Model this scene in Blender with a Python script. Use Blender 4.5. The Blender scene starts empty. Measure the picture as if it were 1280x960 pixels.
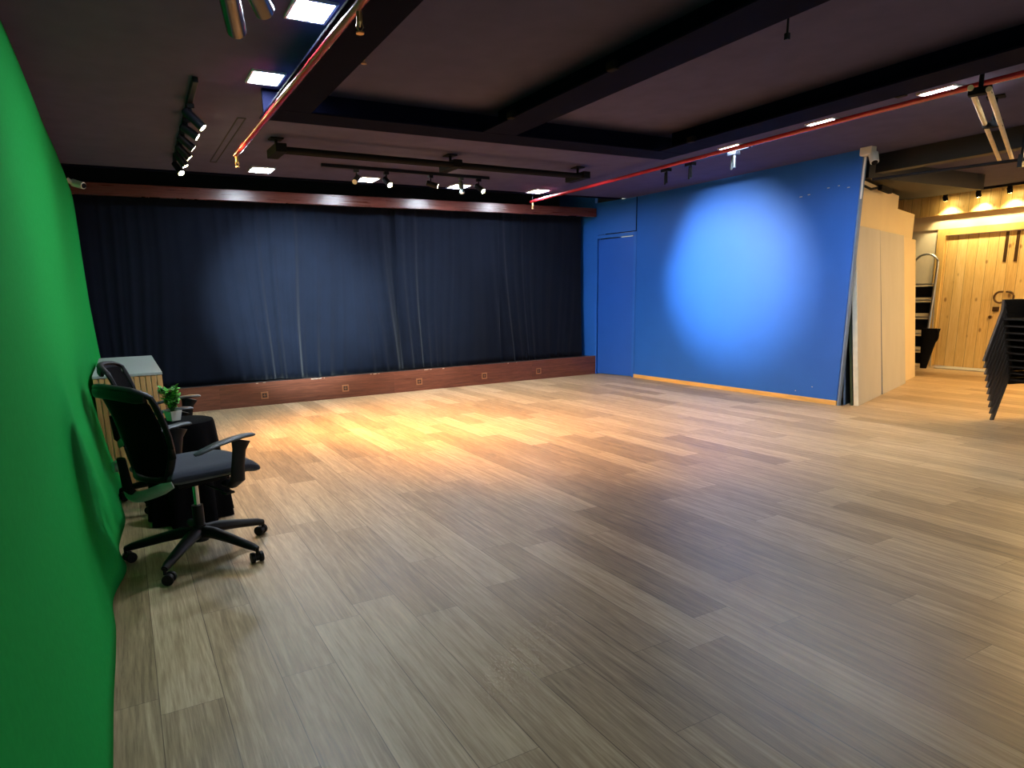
import bpy, bmesh, math, random
from mathutils import Vector, Matrix, Euler
random.seed(7)
SC = bpy.context.scene
C = SC.collection
PI = math.pi

# ------------------------------------------------------------------ camera
f_px, yaw, pitch, roll = 814.436, math.radians(28.1532), math.radians(11.3803), math.radians(-1.426)
cy, sy, cp, sp = math.cos(yaw), math.sin(yaw), math.cos(pitch), math.sin(pitch)
fw = Vector((sy*cp, cy*cp, -sp)); rt = Vector((cy, -sy, 0)); up = rt.cross(fw)
rt2 = rt*math.cos(roll) + up*math.sin(roll); up2 = -rt*math.sin(roll) + up*math.cos(roll)
cam = bpy.data.objects.new('camera', bpy.data.cameras.new('camera')); C.objects.link(cam)
m = Matrix((rt2, up2, -fw)).transposed().to_4x4(); m.translation = Vector((0, 0, 1.35))
cam.matrix_world = m
cam.data.sensor_width = 36; cam.data.lens = f_px/1280*36; cam.data.shift_x = (640-598.274)/1280; cam.data.shift_y = (535.369-480)/1280; cam.data.clip_start = .03
SC.camera = cam

# ------------------------------------------------------------------ materials
def lin(c):
    return tuple((v/255/12.92 if v/255 <= .04045 else ((v/255+.055)/1.055)**2.4) for v in c)
class N:
    def __init__(s, name):
        s.m = bpy.data.materials.new(name); s.m.use_nodes = True
        s.t = s.m.node_tree; s.b = s.t.nodes['Principled BSDF']
    def n(s, typ, **kw):
        o = s.t.nodes.new(typ)
        for k, v in kw.items():
            if k.startswith('_'): o.inputs[k[1:].replace('_', ' ')].default_value = v
            else: setattr(o, k, v)
        return o
    def l(s, a, b): s.t.links.new(a, b)
    def math(s, op, a, b=None):
        o = s.t.nodes.new('ShaderNodeMath'); o.operation = op
        for i, v in enumerate((a, b)):
            if v is None: continue
            if isinstance(v, (int, float)): o.inputs[i].default_value = v
            else: s.l(v, o.inputs[i])
        return o.outputs[0]
def mat(name, col, rough=.6, metal=0, var=.08, scale=12, bump=0, bscale=None, emit=None, es=0, spec=None, stretch=(1, 1, 1), sheen=0, coat=0):
    k = N(name); b = k.b
    tc = k.n('ShaderNodeTexCoord'); mp = k.n('ShaderNodeMapping'); mp.inputs['Scale'].default_value = stretch
    k.l(tc.outputs['Object'], mp.inputs[0])
    no = k.n('ShaderNodeTexNoise', _Scale=float(scale), _Detail=4.0); k.l(mp.outputs[0], no.inputs['Vector'])
    rp = k.n('ShaderNodeValToRGB'); c = lin(col)
    rp.color_ramp.elements[0].position = .3; rp.color_ramp.elements[1].position = .7
    rp.color_ramp.elements[0].color = tuple(v*(1-var) for v in c)+(1,); rp.color_ramp.elements[1].color = tuple(min(1, v*(1+var)) for v in c)+(1,)
    k.l(no.outputs[0], rp.inputs[0]); k.l(rp.outputs[0], b.inputs['Base Color'])
    b.inputs['Roughness'].default_value = rough; b.inputs['Metallic'].default_value = metal
    if spec is not None: b.inputs['Specular IOR Level'].default_value = spec
    if sheen: b.inputs['Sheen Weight'].default_value = sheen; b.inputs['Sheen Roughness'].default_value = .45
    if coat: b.inputs['Coat Weight'].default_value = coat
    if bump:
        n2 = k.n('ShaderNodeTexNoise', _Scale=float(bscale or scale*6), _Detail=3.0); k.l(mp.outputs[0], n2.inputs['Vector'])
        bp = k.n('ShaderNodeBump', _Strength=bump, _Distance=.01); k.l(n2.outputs[0], bp.inputs['Height']); k.l(bp.outputs[0], b.inputs['Normal'])
    if emit: b.inputs['Emission Color'].default_value = lin(emit)+(1,); b.inputs['Emission Strength'].default_value = es
    return k.m
def plank_mat(name, base, dark, light, width, length, off, ax='Y', rough=.4, contrast=1.0, knots=False, seam=.55, grain=1.0, seamw=.0022):
    """boards of the given width running along ax, each with its own tone, fine grain lines and seams"""
    k = N(name); tc = k.n('ShaderNodeTexCoord'); sx = k.n('ShaderNodeSeparateXYZ'); k.l(tc.outputs['Object'], sx.inputs[0])
    O = {'X': sx.outputs[0], 'Y': sx.outputs[1], 'Z': sx.outputs[2]}
    along = O[ax[0]]; across = O[ax[1]] if len(ax) > 1 else O['X']
    u = k.math('DIVIDE', k.math('SUBTRACT', across, off), width); row = k.math('FLOOR', u); fu = k.math('SUBTRACT', u, row)
    wn = k.n('ShaderNodeTexWhiteNoise', noise_dimensions='1D'); k.l(row, wn.inputs['W'])
    v = k.math('ADD', k.math('DIVIDE', along, length), wn.outputs['Value']); cell = k.math('FLOOR', v); fv = k.math('SUBTRACT', v, cell)
    cb = k.n('ShaderNodeCombineXYZ'); k.l(row, cb.inputs[0]); k.l(cell, cb.inputs[1])
    w2 = k.n('ShaderNodeTexWhiteNoise', noise_dimensions='2D'); k.l(cb.outputs[0], w2.inputs['Vector'])
    # grain: noise stretched along the board, shifted per board
    gv = k.n('ShaderNodeCombineXYZ'); k.l(k.math('MULTIPLY', across, 38.0), gv.inputs[0]); k.l(k.math('MULTIPLY', along, 1.6), gv.inputs[1])
    k.l(k.math('MULTIPLY', w2.outputs['Value'], 40.0), gv.inputs[2])
    g1 = k.n('ShaderNodeTexNoise', _Scale=1.0, _Detail=7.0, _Roughness=.62, _Distortion=1.1); k.l(gv.outputs[0], g1.inputs['Vector'])
    gf = k.n('ShaderNodeCombineXYZ'); k.l(k.math('MULTIPLY', across, 150.0), gf.inputs[0]); k.l(k.math('MULTIPLY', along, 9.0), gf.inputs[1]); k.l(k.math('MULTIPLY', w2.outputs['Value'], 70.0), gf.inputs[2])
    g2 = k.n('ShaderNodeTexNoise', _Scale=1.0, _Detail=3.0); k.l(gf.outputs[0], g2.inputs['Vector'])
    s = k.math('ADD', k.math('MULTIPLY', w2.outputs['Value'], .55*contrast), k.math('ADD', k.math('MULTIPLY', k.math('SUBTRACT', g1.outputs[0], .5), 1.3*grain), k.math('MULTIPLY', k.math('SUBTRACT', g2.outputs[0], .5), .6*grain)))
    s = k.math('ADD', s, .5-.275*contrast)
    rp = k.n('ShaderNodeValToRGB'); r = rp.color_ramp
    r.elements[0].position = .1; r.elements[0].color = lin(dark)+(1,); r.elements[1].position = .9; r.elements[1].color = lin(light)+(1,)
    e = r.elements.new(.5); e.color = lin(base)+(1,)
    k.l(s, rp.inputs[0])
    eu = seamw/width; ev = .0018/length
    m1 = k.math('LESS_THAN', fu, eu); m2 = k.math('LESS_THAN', fv, ev)
    ms = k.math('MAXIMUM', m1, m2)
    mx = k.n('ShaderNodeMix', data_type='RGBA', blend_type='MULTIPLY'); k.l(k.math('MULTIPLY', ms, seam), mx.inputs[0]); k.l(rp.outputs[0], mx.inputs[6]); mx.inputs[7].default_value = (.15, .1, .07, 1)
    out = mx.outputs[2]
    if knots:
        vo = k.n('ShaderNodeTexVoronoi', _Scale=1.0); kv = k.n('ShaderNodeCombineXYZ')
        k.l(k.math('MULTIPLY', across, 6.5), kv.inputs[0]); k.l(k.math('MULTIPLY', along, 3.6), kv.inputs[1]); k.l(kv.outputs[0], vo.inputs['Vector'])
        kk = k.n('ShaderNodeMapRange', _From_Min=.08, _From_Max=.17, _To_Min=1.0, _To_Max=0.0); k.l(vo.outputs['Distance'], kk.inputs[0])
        m3 = k.n('ShaderNodeMix', data_type='RGBA', blend_type='MULTIPLY'); k.l(k.math('MULTIPLY', kk.outputs[0], .75), m3.inputs[0]); k.l(out, m3.inputs[6]); m3.inputs[7].default_value = (.3, .16, .07, 1)
        out = m3.outputs[2]
    k.l(out, k.b.inputs['Base Color'])
    rr = k.math('ADD', rough, k.math('MULTIPLY', k.math('SUBTRACT', g1.outputs[0], .5), .25)); k.l(rr, k.b.inputs['Roughness'])
    bm_ = k.n('ShaderNodeBump', _Strength=.12, _Distance=.004); k.l(k.math('SUBTRACT', g2.outputs[0], k.math('MULTIPLY', ms, 2.0)), bm_.inputs['Height']); k.l(bm_.outputs[0], k.b.inputs['Normal'])
    return k.m
M = {}
M['floor'] = plank_mat('floor_planks', (168, 141, 106), (120, 97, 68), (206, 182, 146), .2015, 1.22, .163, 'YX', rough=.42, contrast=.68, seam=.8, seamw=.003)
M['riser'] = plank_mat('riser_wood', (104, 58, 42), (74, 40, 28), (130, 80, 60), .36, 2.4, -.03, 'XZ', rough=.32, contrast=.25, seam=.3)
M['pine'] = plank_mat('pine_planks', (222, 186, 118), (196, 152, 84), (236, 206, 146), .145, 9.0, .04, 'ZY', rough=.45, contrast=.55, knots=True, grain=.9, seamw=.007, seam=.6)
M['pineframe'] = mat('pine_frame', (214, 176, 104), .45, var=.12, scale=3, stretch=(1, 6, 1))
M['baseboard'] = mat('pine_baseboard', (214, 168, 96), .4, var=.18, scale=4, stretch=(6, .8, 6))
M['green'] = mat('green_cloth', (26, 142, 62), .95, var=.05, scale=40, bump=.15, bscale=500, spec=.05)
M['blue'] = mat('blue_paint', (24, 94, 190), .55, var=.03, scale=3, bump=.06, bscale=80)
M['blue2'] = mat('blue_paint_door', (20, 84, 184), .5, var=.03, scale=3, bump=.05, bscale=80)
M['ceil'] = mat('ceiling_grey', (78, 76, 106), .95, spec=.1, var=.08, scale=5, bump=.12, bscale=120)
M['beam'] = mat('beam_navy', (13, 15, 34), .8, var=.1, scale=5, spec=.03)
M['dark'] = mat('dark_void', (22, 22, 26), .8)
M['curtain'] = mat('curtain_velvet', (9, 15, 28), .85, var=.12, scale=5, bump=.1, bscale=300, sheen=.12, spec=.08)
M['black'] = mat('black_plastic', (16, 16, 19), .45, spec=.22, var=.1, scale=20)
M['blackmatte'] = mat('black_matte', (17, 17, 19), .8, spec=.12, var=.1, scale=20)
M['blackmetal'] = mat('black_metal', (16, 18, 26), .45, var=.08, scale=20, spec=.2)
M['mesh'] = mat('black_mesh', (12, 12, 14), 1.0, spec=.05, bump=.4, bscale=700, var=.2, scale=200)
M['seat'] = mat('seat_fabric', (26, 31, 50), .9, bump=.4, bscale=600, var=.15, scale=150, sheen=.3)
M['armpad'] = mat('armrest_grey', (46, 52, 56), .45)
M['silver'] = mat('silver_plastic', (150, 156, 152), .35, metal=.3)
M['chrome'] = mat('chrome', (200, 200, 200), .2, metal=1)
M['steel'] = mat('aluminium', (190, 190, 188), .35, metal=.8)
M['red'] = mat('red_pipe_paint', (178, 36, 44), .25, var=.08, scale=9, coat=.5)
M['brass'] = mat('brass', (196, 160, 110), .3, metal=.9)
M['white'] = mat('white_plastic', (225, 222, 214), .4, var=.03)
M['cream'] = mat('cream_paint', (226, 206, 168), .6, var=.03, scale=3)
M['board'] = mat('grey_white_board', (186, 184, 180), .6, var=.05, scale=4, stretch=(1, 1, .3))
M['boardedge'] = mat('board_edge', (214, 212, 196), .6)
M['darkboard'] = mat('dark_board', (40, 46, 52), .6)
M['greenboard'] = mat('green_board', (50, 66, 44), .7)
M['bluegrey'] = mat('blue_grey_edge', (108, 128, 158), .6)
M['whitewall'] = mat('white_wall', (228, 216, 190), .7, var=.02)
M['shadedpine'] = mat('shaded_pine_wall', (130, 92, 60), .6, var=.15, scale=4, stretch=(1, 6, .6))  # pine browned to put the shade on this wall into its colour
M['panel'] = mat('led_panel', (255, 255, 255), .5, emit=(226, 240, 255), es=72)
M['addedwarm'] = mat('added_warm_panel', (255, 255, 255), .5, emit=(255, 206, 130), es=135)
M['panelframe'] = mat('led_frame', (205, 205, 215), .4)
M['lampwarm'] = mat('lamp_lens_warm', (255, 255, 255), .5, emit=(255, 226, 150), es=40)
M['lampoff'] = mat('lamp_lens', (225, 225, 220), .3)
M['leaf'] = mat('leaf_green', (84, 176, 52), .5, var=.35, scale=60)
M['leafdark'] = mat('leaf_dark', (34, 92, 28), .5, var=.3, scale=60)
M['soil'] = mat('soil', (40, 30, 22), .9)
M['cloth'] = mat('black_cloth', (9, 9, 11), .9, bump=.2, bscale=300, spec=.05)
M['slatwood'] = mat('cabinet_wood', (196, 148, 92), .5, var=.15, scale=4, stretch=(8, 8, .8))
M['slatgap_bar_glare'] = mat('pale_groove_bar_glare', (226, 206, 170), .5)
M['laminate'] = mat('grey_laminate', (158, 162, 160), .45, var=.1, scale=60)
M['cabdark'] = mat('cabinet_side', (104, 80, 58), .6, var=.2, scale=6)
M['stackchair'] = mat('stack_chair_plastic', (30, 27, 25), .65, spec=.2, var=.12, scale=30, bump=.1, bscale=200)
M['stackleg_lit'] = mat('stack_chair_leg_lit', (72, 64, 58), .55, var=.1, scale=30)  # paler than the chair plastic, light on the legs painted into their colour
M['gloss'] = mat('gloss_black', (14, 18, 28), .22, spec=.6)
M['valance'] = plank_mat('valance_wood', (84, 40, 30), (64, 30, 22), (102, 52, 40), .36, 2.4, -.03, 'XZ', rough=.3, contrast=.25, seam=.3)
M['handle'] = mat('bronze_handle', (96, 70, 44), .35, metal=.6)
M['mat'] = mat('door_mat', (176, 172, 160), .9, bump=.4, bscale=300)
M['plate'] = mat('outlet_plate', (150, 100, 66), .4)
M['outhole'] = mat('outlet_socket', (58, 34, 24), .5)
M['scuff'] = mat('pale_scuff', (196, 176, 160), .8)
M['duct'] = mat('ceiling_duct_dark', (30, 27, 26), .6)

# ------------------------------------------------------------------ mesh helpers
def box(bm, c, s, R=None):
    g = bmesh.ops.create_cube(bm, size=1)
    T = Matrix.Translation(Vector(c)) @ (R.to_4x4() if R else Matrix.Identity(4)) @ Matrix.Diagonal((s[0], s[1], s[2], 1))
    bmesh.ops.transform(bm, matrix=T, verts=g['verts']); return g['verts']
def span(bm, a, b): return box(bm, [(a[i]+b[i])/2 for i in range(3)], [abs(b[i]-a[i]) for i in range(3)])
def frame(d):
    d = Vector(d).normalized(); r = Vector((0, 0, 1)) if abs(d.z) < .95 else Vector((1, 0, 0))
    x = r.cross(d).normalized(); return x, d.cross(x)
def cyl(bm, a, b, r, r2=None, seg=16, caps=True):
    a = Vector(a); b = Vector(b); r2 = r if r2 is None else r2; x, y = frame(b-a)
    A = []; B = []
    for i in range(seg):
        t = 2*PI*i/seg; o = x*math.cos(t)+y*math.sin(t)
        A.append(bm.verts.new(a+o*r)); B.append(bm.verts.new(b+o*r2))
    for i in range(seg): bm.faces.new((A[i], A[(i+1) % seg], B[(i+1) % seg], B[i]))
    if caps: bm.faces.new(A[::-1]); bm.faces.new(B)
def tube(bm, pts, r, seg=12, closed=False, sx=1, caps=True, side=None):
    """sweep an ellipse (r wide sideways * sx, r thick) along pts; r may be a list"""
    P = [Vector(p) for p in pts]; n = len(P); rings = []
    for i, p in enumerate(P):
        d = (P[(i+1) % n]-P[i-1]) if closed else (P[min(i+1, n-1)]-P[max(i-1, 0)])
        d.normalize()
        if side: x = Vector(side); x = (x-d*x.dot(d)).normalized(); y = d.cross(x)
        else: x, y = frame(d)
        rr = r[i] if isinstance(r, (list, tuple)) else r
        s_ = sx[i] if isinstance(sx, (list, tuple)) else sx
        rings.append([bm.verts.new(p+x*math.cos(2*PI*k/seg)*rr*s_+y*math.sin(2*PI*k/seg)*rr) for k in range(seg)])
    for i in range(n if closed else n-1):
        A, B = rings[i], rings[(i+1) % n]
        for k in range(seg): bm.faces.new((A[k], A[(k+1) % seg], B[(k+1) % seg], B[k]))
    if not closed and caps: bm.faces.new(rings[0][::-1]); bm.faces.new(rings[-1])
def grid(bm, fn, nu, nv):
    V = [[bm.verts.new(fn(i/nu, j/nv)) for j in range(nv+1)] for i in range(nu+1)]
    for i in range(nu):
        for j in range(nv): bm.faces.new((V[i][j], V[i+1][j], V[i+1][j+1], V[i][j+1]))
def prism(bm, pts, off):
    A = [bm.verts.new(Vector(p)) for p in pts]; B = [bm.verts.new(Vector(p)+Vector(off)) for p in pts]; n = len(A)
    bm.faces.new(A[::-1]); bm.faces.new(B)
    for i in range(n): bm.faces.new((A[i], A[(i+1) % n], B[(i+1) % n], B[i]))
def shell(bm, fn, nu, nv, t):
    """closed slab: fn(u,v)->(point, normal), thickness t (number or fn)"""
    F = []; K = []
    for i in range(nu+1):
        a = []; b = []
        for j in range(nv+1):
            p, n = fn(i/nu, j/nv); tt = t(i/nu, j/nv) if callable(t) else t
            a.append(bm.verts.new(Vector(p)+Vector(n)*tt/2)); b.append(bm.verts.new(Vector(p)-Vector(n)*tt/2))
        F.append(a); K.append(b)
    for i in range(nu):
        for j in range(nv):
            bm.faces.new((F[i][j], F[i+1][j], F[i+1][j+1], F[i][j+1])); bm.faces.new((K[i][j], K[i][j+1], K[i+1][j+1], K[i+1][j]))
    for i in range(nu):
        bm.faces.new((F[i][0], K[i][0], K[i+1][0], F[i+1][0])); bm.faces.new((F[i][nv], F[i+1][nv], K[i+1][nv], K[i][nv]))
    for j in range(nv):
        bm.faces.new((F[0][j], F[0][j+1], K[0][j+1], K[0][j])); bm.faces.new((F[nu][j], K[nu][j], K[nu][j+1], F[nu][j+1]))
def new(): return bmesh.new()
def obj(name, bm, m, parent=None, smooth=False, bevel=0, seg=2, sub=0, solid=0):
    bmesh.ops.recalc_face_normals(bm, faces=bm.faces)
    me = bpy.data.meshes.new(name); bm.to_mesh(me); bm.free()
    o = bpy.data.objects.new(name, me); C.objects.link(o); me.materials.append(M[m] if isinstance(m, str) else m)
    if parent: o.parent = parent
    if smooth:
        for p in me.polygons: p.use_smooth = True
        me.set_sharp_from_angle(angle=math.radians(40))
    if solid: s = o.modifiers.new('solid', 'SOLIDIFY'); s.thickness = solid; s.offset = 0
    if bevel: b = o.modifiers.new('bevel', 'BEVEL'); b.width = bevel; b.segments = seg; b.limit_method = 'ANGLE'
    if sub: s = o.modifiers.new('sub', 'SUBSURF'); s.levels = sub; s.render_levels = sub
    return o
def tag(o, label, cat, group=None):
    o['label'] = label; o['category'] = cat
    if group: o['group'] = group
    return o
def thing(name, label, cat, loc=(0, 0, 0), rz=0, group=None):
    o = bpy.data.objects.new(name, None); C.objects.link(o); o.empty_display_size = .1
    o.location = loc; o.rotation_euler = (0, 0, rz); return tag(o, label, cat, group)
def struct(name, bm, m, parent=None, **kw):
    o = obj(name, bm, m, parent, **kw)
    if not parent: o['kind'] = 'structure'
    return o
def copy_tree(o, parent=None):
    c = o.copy(); C.objects.link(c)
    if parent: c.parent = parent
    for ch in o.children: copy_tree(ch, c)
    return c

# ------------------------------------------------------------------ the room
ZC = 2.82
bm = new(); span(bm, (-1.2, -1.5, -.1), (13.4, 10.4, 0)); struct('floor', bm, 'floor')
bm = new(); span(bm, (-.9, -1.5, ZC), (13.4, 8.37, ZC+.12)); struct('ceiling', bm, 'ceil')
bm = new(); span(bm, (-.9, 8.3, 3.16), (8.4, 10.4, 3.26)); struct('ceiling', bm, 'dark')
bm = new(); span(bm, (-.60, -1.5, 0), (-.50, 10.3, 3.2)); struct('wall_left', bm, 'dark')
bm = new(); span(bm, (-.52, 9.85, 0), (8.4, 9.95, 3.2)); struct('wall_back', bm, 'dark')
# drop face above the stage gap
bm = new(); span(bm, (-.50, 8.37, 2.80), (7.1, 8.39, 3.16)); struct('trim_1', bm, 'beam')
# blue wall, near part: edge leans a little
Zb = ZC
bm = new(); prism(bm, [(7.27, 4.665, .055), (7.27, 8.16, .055), (7.27, 8.16, Zb), (7.27, 4.60, Zb)], (.05, 0, 0)); struct('wall_right', bm, 'blue')
# blue wall, far part by the stage (slants inwards), with the door opening in it
A = Vector((7.27, 8.165, 0)); B = Vector((7.105, 9.0, 0)); Cc = Vector((7.0, 9.85, 0))
u = (B-A).normalized(); nrm = Vector((u.y, -u.x, 0))
if nrm.x < 0: nrm = -nrm
Lw = (B-A).length
def on(p, t, z, back=0): q = p+u*t+nrm*back; return (q.x, q.y, z)
bm = new()
prism(bm, [on(A, 0, 2.31), on(A, Lw, 2.31), on(A, Lw, Zb), on(A, 0, Zb)], nrm*.07)
prism(bm, [on(A, 0, 0), on(A, .05, 0), on(A, .05, 2.31), on(A, 0, 2.31)], nrm*.07)
prism(bm, [on(A, Lw-.07, 0), on(A, Lw, 0), on(A, Lw, 2.31), on(A, Lw-.07, 2.31)], nrm*.07)
struct('wall_right', bm, 'blue')
bm = new(); prism(bm, [(B.x, B.y, 0), (Cc.x, Cc.y, 0), (Cc.x, Cc.y, 3.16), (B.x, B.y, 3.16)], (.07, .02, 0)); struct('wall_right', bm, 'blue')
# door flush with the wall, head trim with a shadow gap above
bm = new(); prism(bm, [on(A, .058, .012, .012), on(A, Lw-.078, .012, .012), on(A, Lw-.078, 2.235, .012), on(A, .058, 2.235, .012)], nrm*.04)
d1 = struct('door_1', bm, 'blue2', bevel=.002)
bm = new(); prism(bm, [on(A, .05, 2.25, -.008), on(A, Lw-.03, 2.25, -.008), on(A, Lw-.03, 2.30, -.008), on(A, .05, 2.30, -.008)], nrm*.05); struct('door_frame', bm, 'blue', d1)
bm = new(); prism(bm, [on(A, Lw-.07, .0, -.01), on(A, Lw-.04, 0, -.01), on(A, Lw-.04, 2.26, -.01), on(A, Lw-.07, 2.26, -.01)], nrm*.03); struct('door_jamb', bm, 'blue', d1)
# panel seam beside the door (a thin batten groove up to the ceiling)
bm = new(); prism(bm, [on(A, .0, 2.31, -.004), on(A, .012, 2.31, -.004), on(A, .012, Zb, -.004), on(A, .0, Zb, -.004)], nrm*.01); struct('trim_2', bm, 'beam')
bm = new(); prism(bm, [on(A, .0, 2.305, -.004), on(A, .62, 2.305, -.004), on(A, .62, 2.317, -.004), on(A, .0, 2.317, -.004)], nrm*.01); struct('trim_3', bm, 'beam')
bm = new(); span(bm, (7.255, 4.66, 0), (7.31, 8.15, .055)); struct('baseboard_right', bm, 'baseboard', bevel=.002)
# grey timber edge of the blue partition
bm = new(); prism(bm, [(7.32, 4.66, 0), (7.32, 4.60, Zb), (7.27, 4.597, Zb), (7.27, 4.657, 0)], (0, -.02, 0)); struct('trim_4', bm, 'bluegrey')
# pale paint chips near the top of the blue wall
pc = thing('paint_chips', 'row of small pale scuffs near the top edge of the blue wall', 'scuff', (7.27, 5.0, 2.44))
for (yy, zz, w) in ((5.30, 2.42, .035), (5.20, 2.43, .03), (4.96, 2.47, .03), (4.84, 2.475, .02), (4.72, 2.44, .03), (4.98, .18, .015), (5.2, .11, .012)):
    bm = new(); span(bm, (-.0015, yy-5.0, zz-2.44), (-.0003, yy-5.0+w, zz-2.44+.009)); obj('chip', bm, 'scuff', pc)

# stage: deck + riser + valance
bm = new(); span(bm, (-.5, 8.98, 0), (7.09, 9.85, .300)); struct('floor', bm, 'dark')
riser = tag(obj('stage_riser', (lambda b: (span(b, (-.5, 8.945, 0), (7.11, 8.98, .312)), b)[1])(new()), 'riser', bevel=.003), 'long low brown wooden front board of the stage, under the curtains', 'stage front')
random.seed(4)
for i in range(26):
    x = random.choice([1.45, 1.6, 2.2, 2.3, 3.05, 3.9, 4.1, 5.45])+random.gauss(0, .07); w = random.uniform(.01, .04)
    bm = new(); span(bm, (x, 8.9425, .301+random.uniform(-.006, .004)), (x+w, 8.9455, .307+random.uniform(0, .006)))
    obj('worn_patch', bm, 'scuff', riser)['label'] = 'pale chipped paint on the top edge'
for i, x in enumerate((1.562, 2.67, 3.80, 4.91, 5.93)):
    t = thing('wall_outlet', ['small square floor socket in the stage front, nearest the office chairs', 'small square socket in the stage front, second from the left end', 'small square socket at the middle of the stage front', 'small square socket in the stage front, second from the blue wall', 'small square socket in the stage front, nearest the blue wall'][i], 'outlet', (x, 8.945, .135), 0, 'sockets in the stage front')
    bm = new()
    span(bm, (-.048, -.009, -.048), (.048, 0, -.03)); span(bm, (-.048, -.009, .03), (.048, 0, .048)); span(bm, (-.048, -.009, -.03), (-.03, 0, .03)); span(bm, (.03, -.009, -.03), (.048, 0, .03))
    obj('frame', bm, 'plate', t, bevel=.002)
    bm = new(); span(bm, (-.03, -.004, -.03), (.03, 0, .03)); obj('socket', bm, 'outhole', t)
    bm = new(); span(bm, (-.02, -.007, -.003), (.02, -.003, .003)); span(bm, (-.003, -.007, -.02), (.003, -.003, .02)); obj('socket_bar', bm, 'plate', t)
bm = new(); span(bm, (-.5, 8.93, 2.60), (7.08, 8.98, 2.735)); tag(obj('valance_board', bm, 'valance', bevel=.004), 'long glossy reddish brown wooden pelmet board above the stage curtains', 'pelmet')

# curtains on the stage: velvet with pleats, each panel of its own
def curtain_y(x, z):
    """fold depth at x, height z (0 at hem, 1 at top)"""
    def w(a, b, c): return math.exp(-((x-a)/b)**2)*c
    flare = (1-z)**2
    q = x + flare*.16*math.sin(x*3.1+.4)+.014*math.sin(z*5+x*3)
    amp = .0022+w(2.05, .6, .026)+w(3.65, .38, .030)+w(5.5, .45, .018)+w(4.7, .3, .006)+w(6.5, .3, .007)+w(.2, .4, .004)
    amp *= (.8+.9*flare)
    a1 = .5+.5*math.sin(q*33+2.4*math.sin(q*4.3)+1.5*math.sin(q*1.7)); a2 = .5+.5*math.sin(q*58+2.2*math.sin(q*3.1)+1.0)
    s = 1.25*a1*a1+.35*a2+.45*math.sin(q*13.3+math.sin(q*2)) -.5
    return 9.22-amp*s - .05*flare*(1 if z < .3 else .8) - .03*math.sin(x*.9)*.5
def hem(x): return .303+.02*(.5+.5*math.sin(x*5.1+.7*math.sin(x*2)))*(.3+.7*abs(math.sin(x*1.1)))
def curtain(x0, x1, label, dy=0):
    n = int((x1-x0)*110); bm = new()
    def fn(a, b):
        x = x0+(x1-x0)*a; z0 = hem(x); z = z0+(2.69-z0)*b
        tz = (z-.305)/2.385
        xx = x + .05*(1-tz)**3*math.sin(3.3*x)
        y = curtain_y(x, max(0, min(1, tz)))+dy
        ed = min(a*(x1-x0), (1-a)*(x1-x0)); y += -.0*ed
        return (min(xx, 6.98), y, z)
    grid(bm, fn, n, 26)
    return tag(obj('curtain', bm, 'curtain', smooth=True, solid=.004), label, 'curtain', 'stage curtains')
curtain(-.46, 3.68, 'wide black velvet stage curtain on the left with a light pool on its folds')
curtain(3.62, 5.36, 'black velvet stage curtain in the middle with flaring folds at its left edge', -.035)
curtain(5.30, 7.03, 'narrow black velvet stage curtain next to the blue wall')
bm = new(); cyl(bm, (-.48, 9.22, 2.72), (7.0, 9.22, 2.72), .015); tag(obj('curtain_rail', bm, 'blackmetal'), 'black rail behind the pelmet board that the stage curtains hang from', 'rail')

# green screen cloth hanging at the left, sweeping out at the floor
prof = [(0, -.135), (.03, -.145), (.3, -.21), (.75, -.279), (1.4, -.308), (1.87, -.315), (2.4, -.318), (2.6, -.325), (2.80, -.372)]
def gx(z):
    for (a, xa), (b, xb) in zip(prof, prof[1:]):
        if z <= b: t = (z-a)/(b-a); return xa+(xb-xa)*t
    return prof[-1][1]
def gfn(a, b):
    y = -1.3+10.22*a; z = .004+2.796*b
    low = max(0, 1-z/1.1)
    near = min(1, max(0, (3.9-y)/1.1)); near = near*near*(3-2*near)
    x = gx(z)-.038*near*low**2+.012*low*math.sin(y*7+.6*math.sin(y*3)+z*1.5)*(1-.9*near)+.004*math.sin(y*2.3+z)
    x += .035*math.exp(-((y-3.9)/.35)**2)*low*math.sin((z-.1)*6+y*6) - .03*math.exp(-((y-3.3)/.25)**2)*low**2
    if y > 8: x += -.0
    return (x, y, z)
bm = new(); grid(bm, gfn, 220, 46)
tag(obj('green_screen_cloth', bm, 'green', smooth=True, solid=.004), 'bright green chroma key cloth hung along the whole left side down to the floor', 'backdrop')

# far room behind the blue partition: pine door wall, cream fascia, wood planks above
X = 12.2
bm = new(); span(bm, (X-.10, 3.2, 2.49), (X+.1, 8.4, ZC)); struct('wall_far', bm, 'pine')
bm = new(); span(bm, (X-.01, 3.2, 2.27), (X+.1, 8.4, 2.49)); struct('wall_far', bm, 'cream')
bm = new(); span(bm, (X+.02, 6.28, 0), (X+.1, 8.4, 2.27)); span(bm, (X+.02, 3.2, 0), (X+.1, 3.55, 2.27)); struct('wall_far', bm, 'whitewall')
bm = new(); span(bm, (7.40, 8.3, 0), (X+.1, 8.4, ZC)); struct('wall_back', bm, 'shadedpine')
bm = new(); span(bm, (X+.01, 3.62, .012), (X+.06, 6.165, 2.152)); d2 = struct('door_2', bm, 'pine', bevel=.003)
bm = new(); span(bm, (X-.03, 6.17, 0), (X+.08, 6.295, 2.27)); span(bm, (X-.03, 3.52, 0), (X+.08, 3.615, 2.27)); span(bm, (X-.03, 3.615, 2.157), (X+.08, 6.17, 2.27)); struct('door_frame', bm, 'pineframe', d2, bevel=.004)
for yy in (5.303, 5.16):
    bm = new(); span(bm, (X+.003, yy-.022, 1.69), (X+.012, yy+.022, 2.148)); obj('door_slot', bm, 'handle', d2)['label'] = 'narrow dark vertical strip at the top of the pine door'
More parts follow.
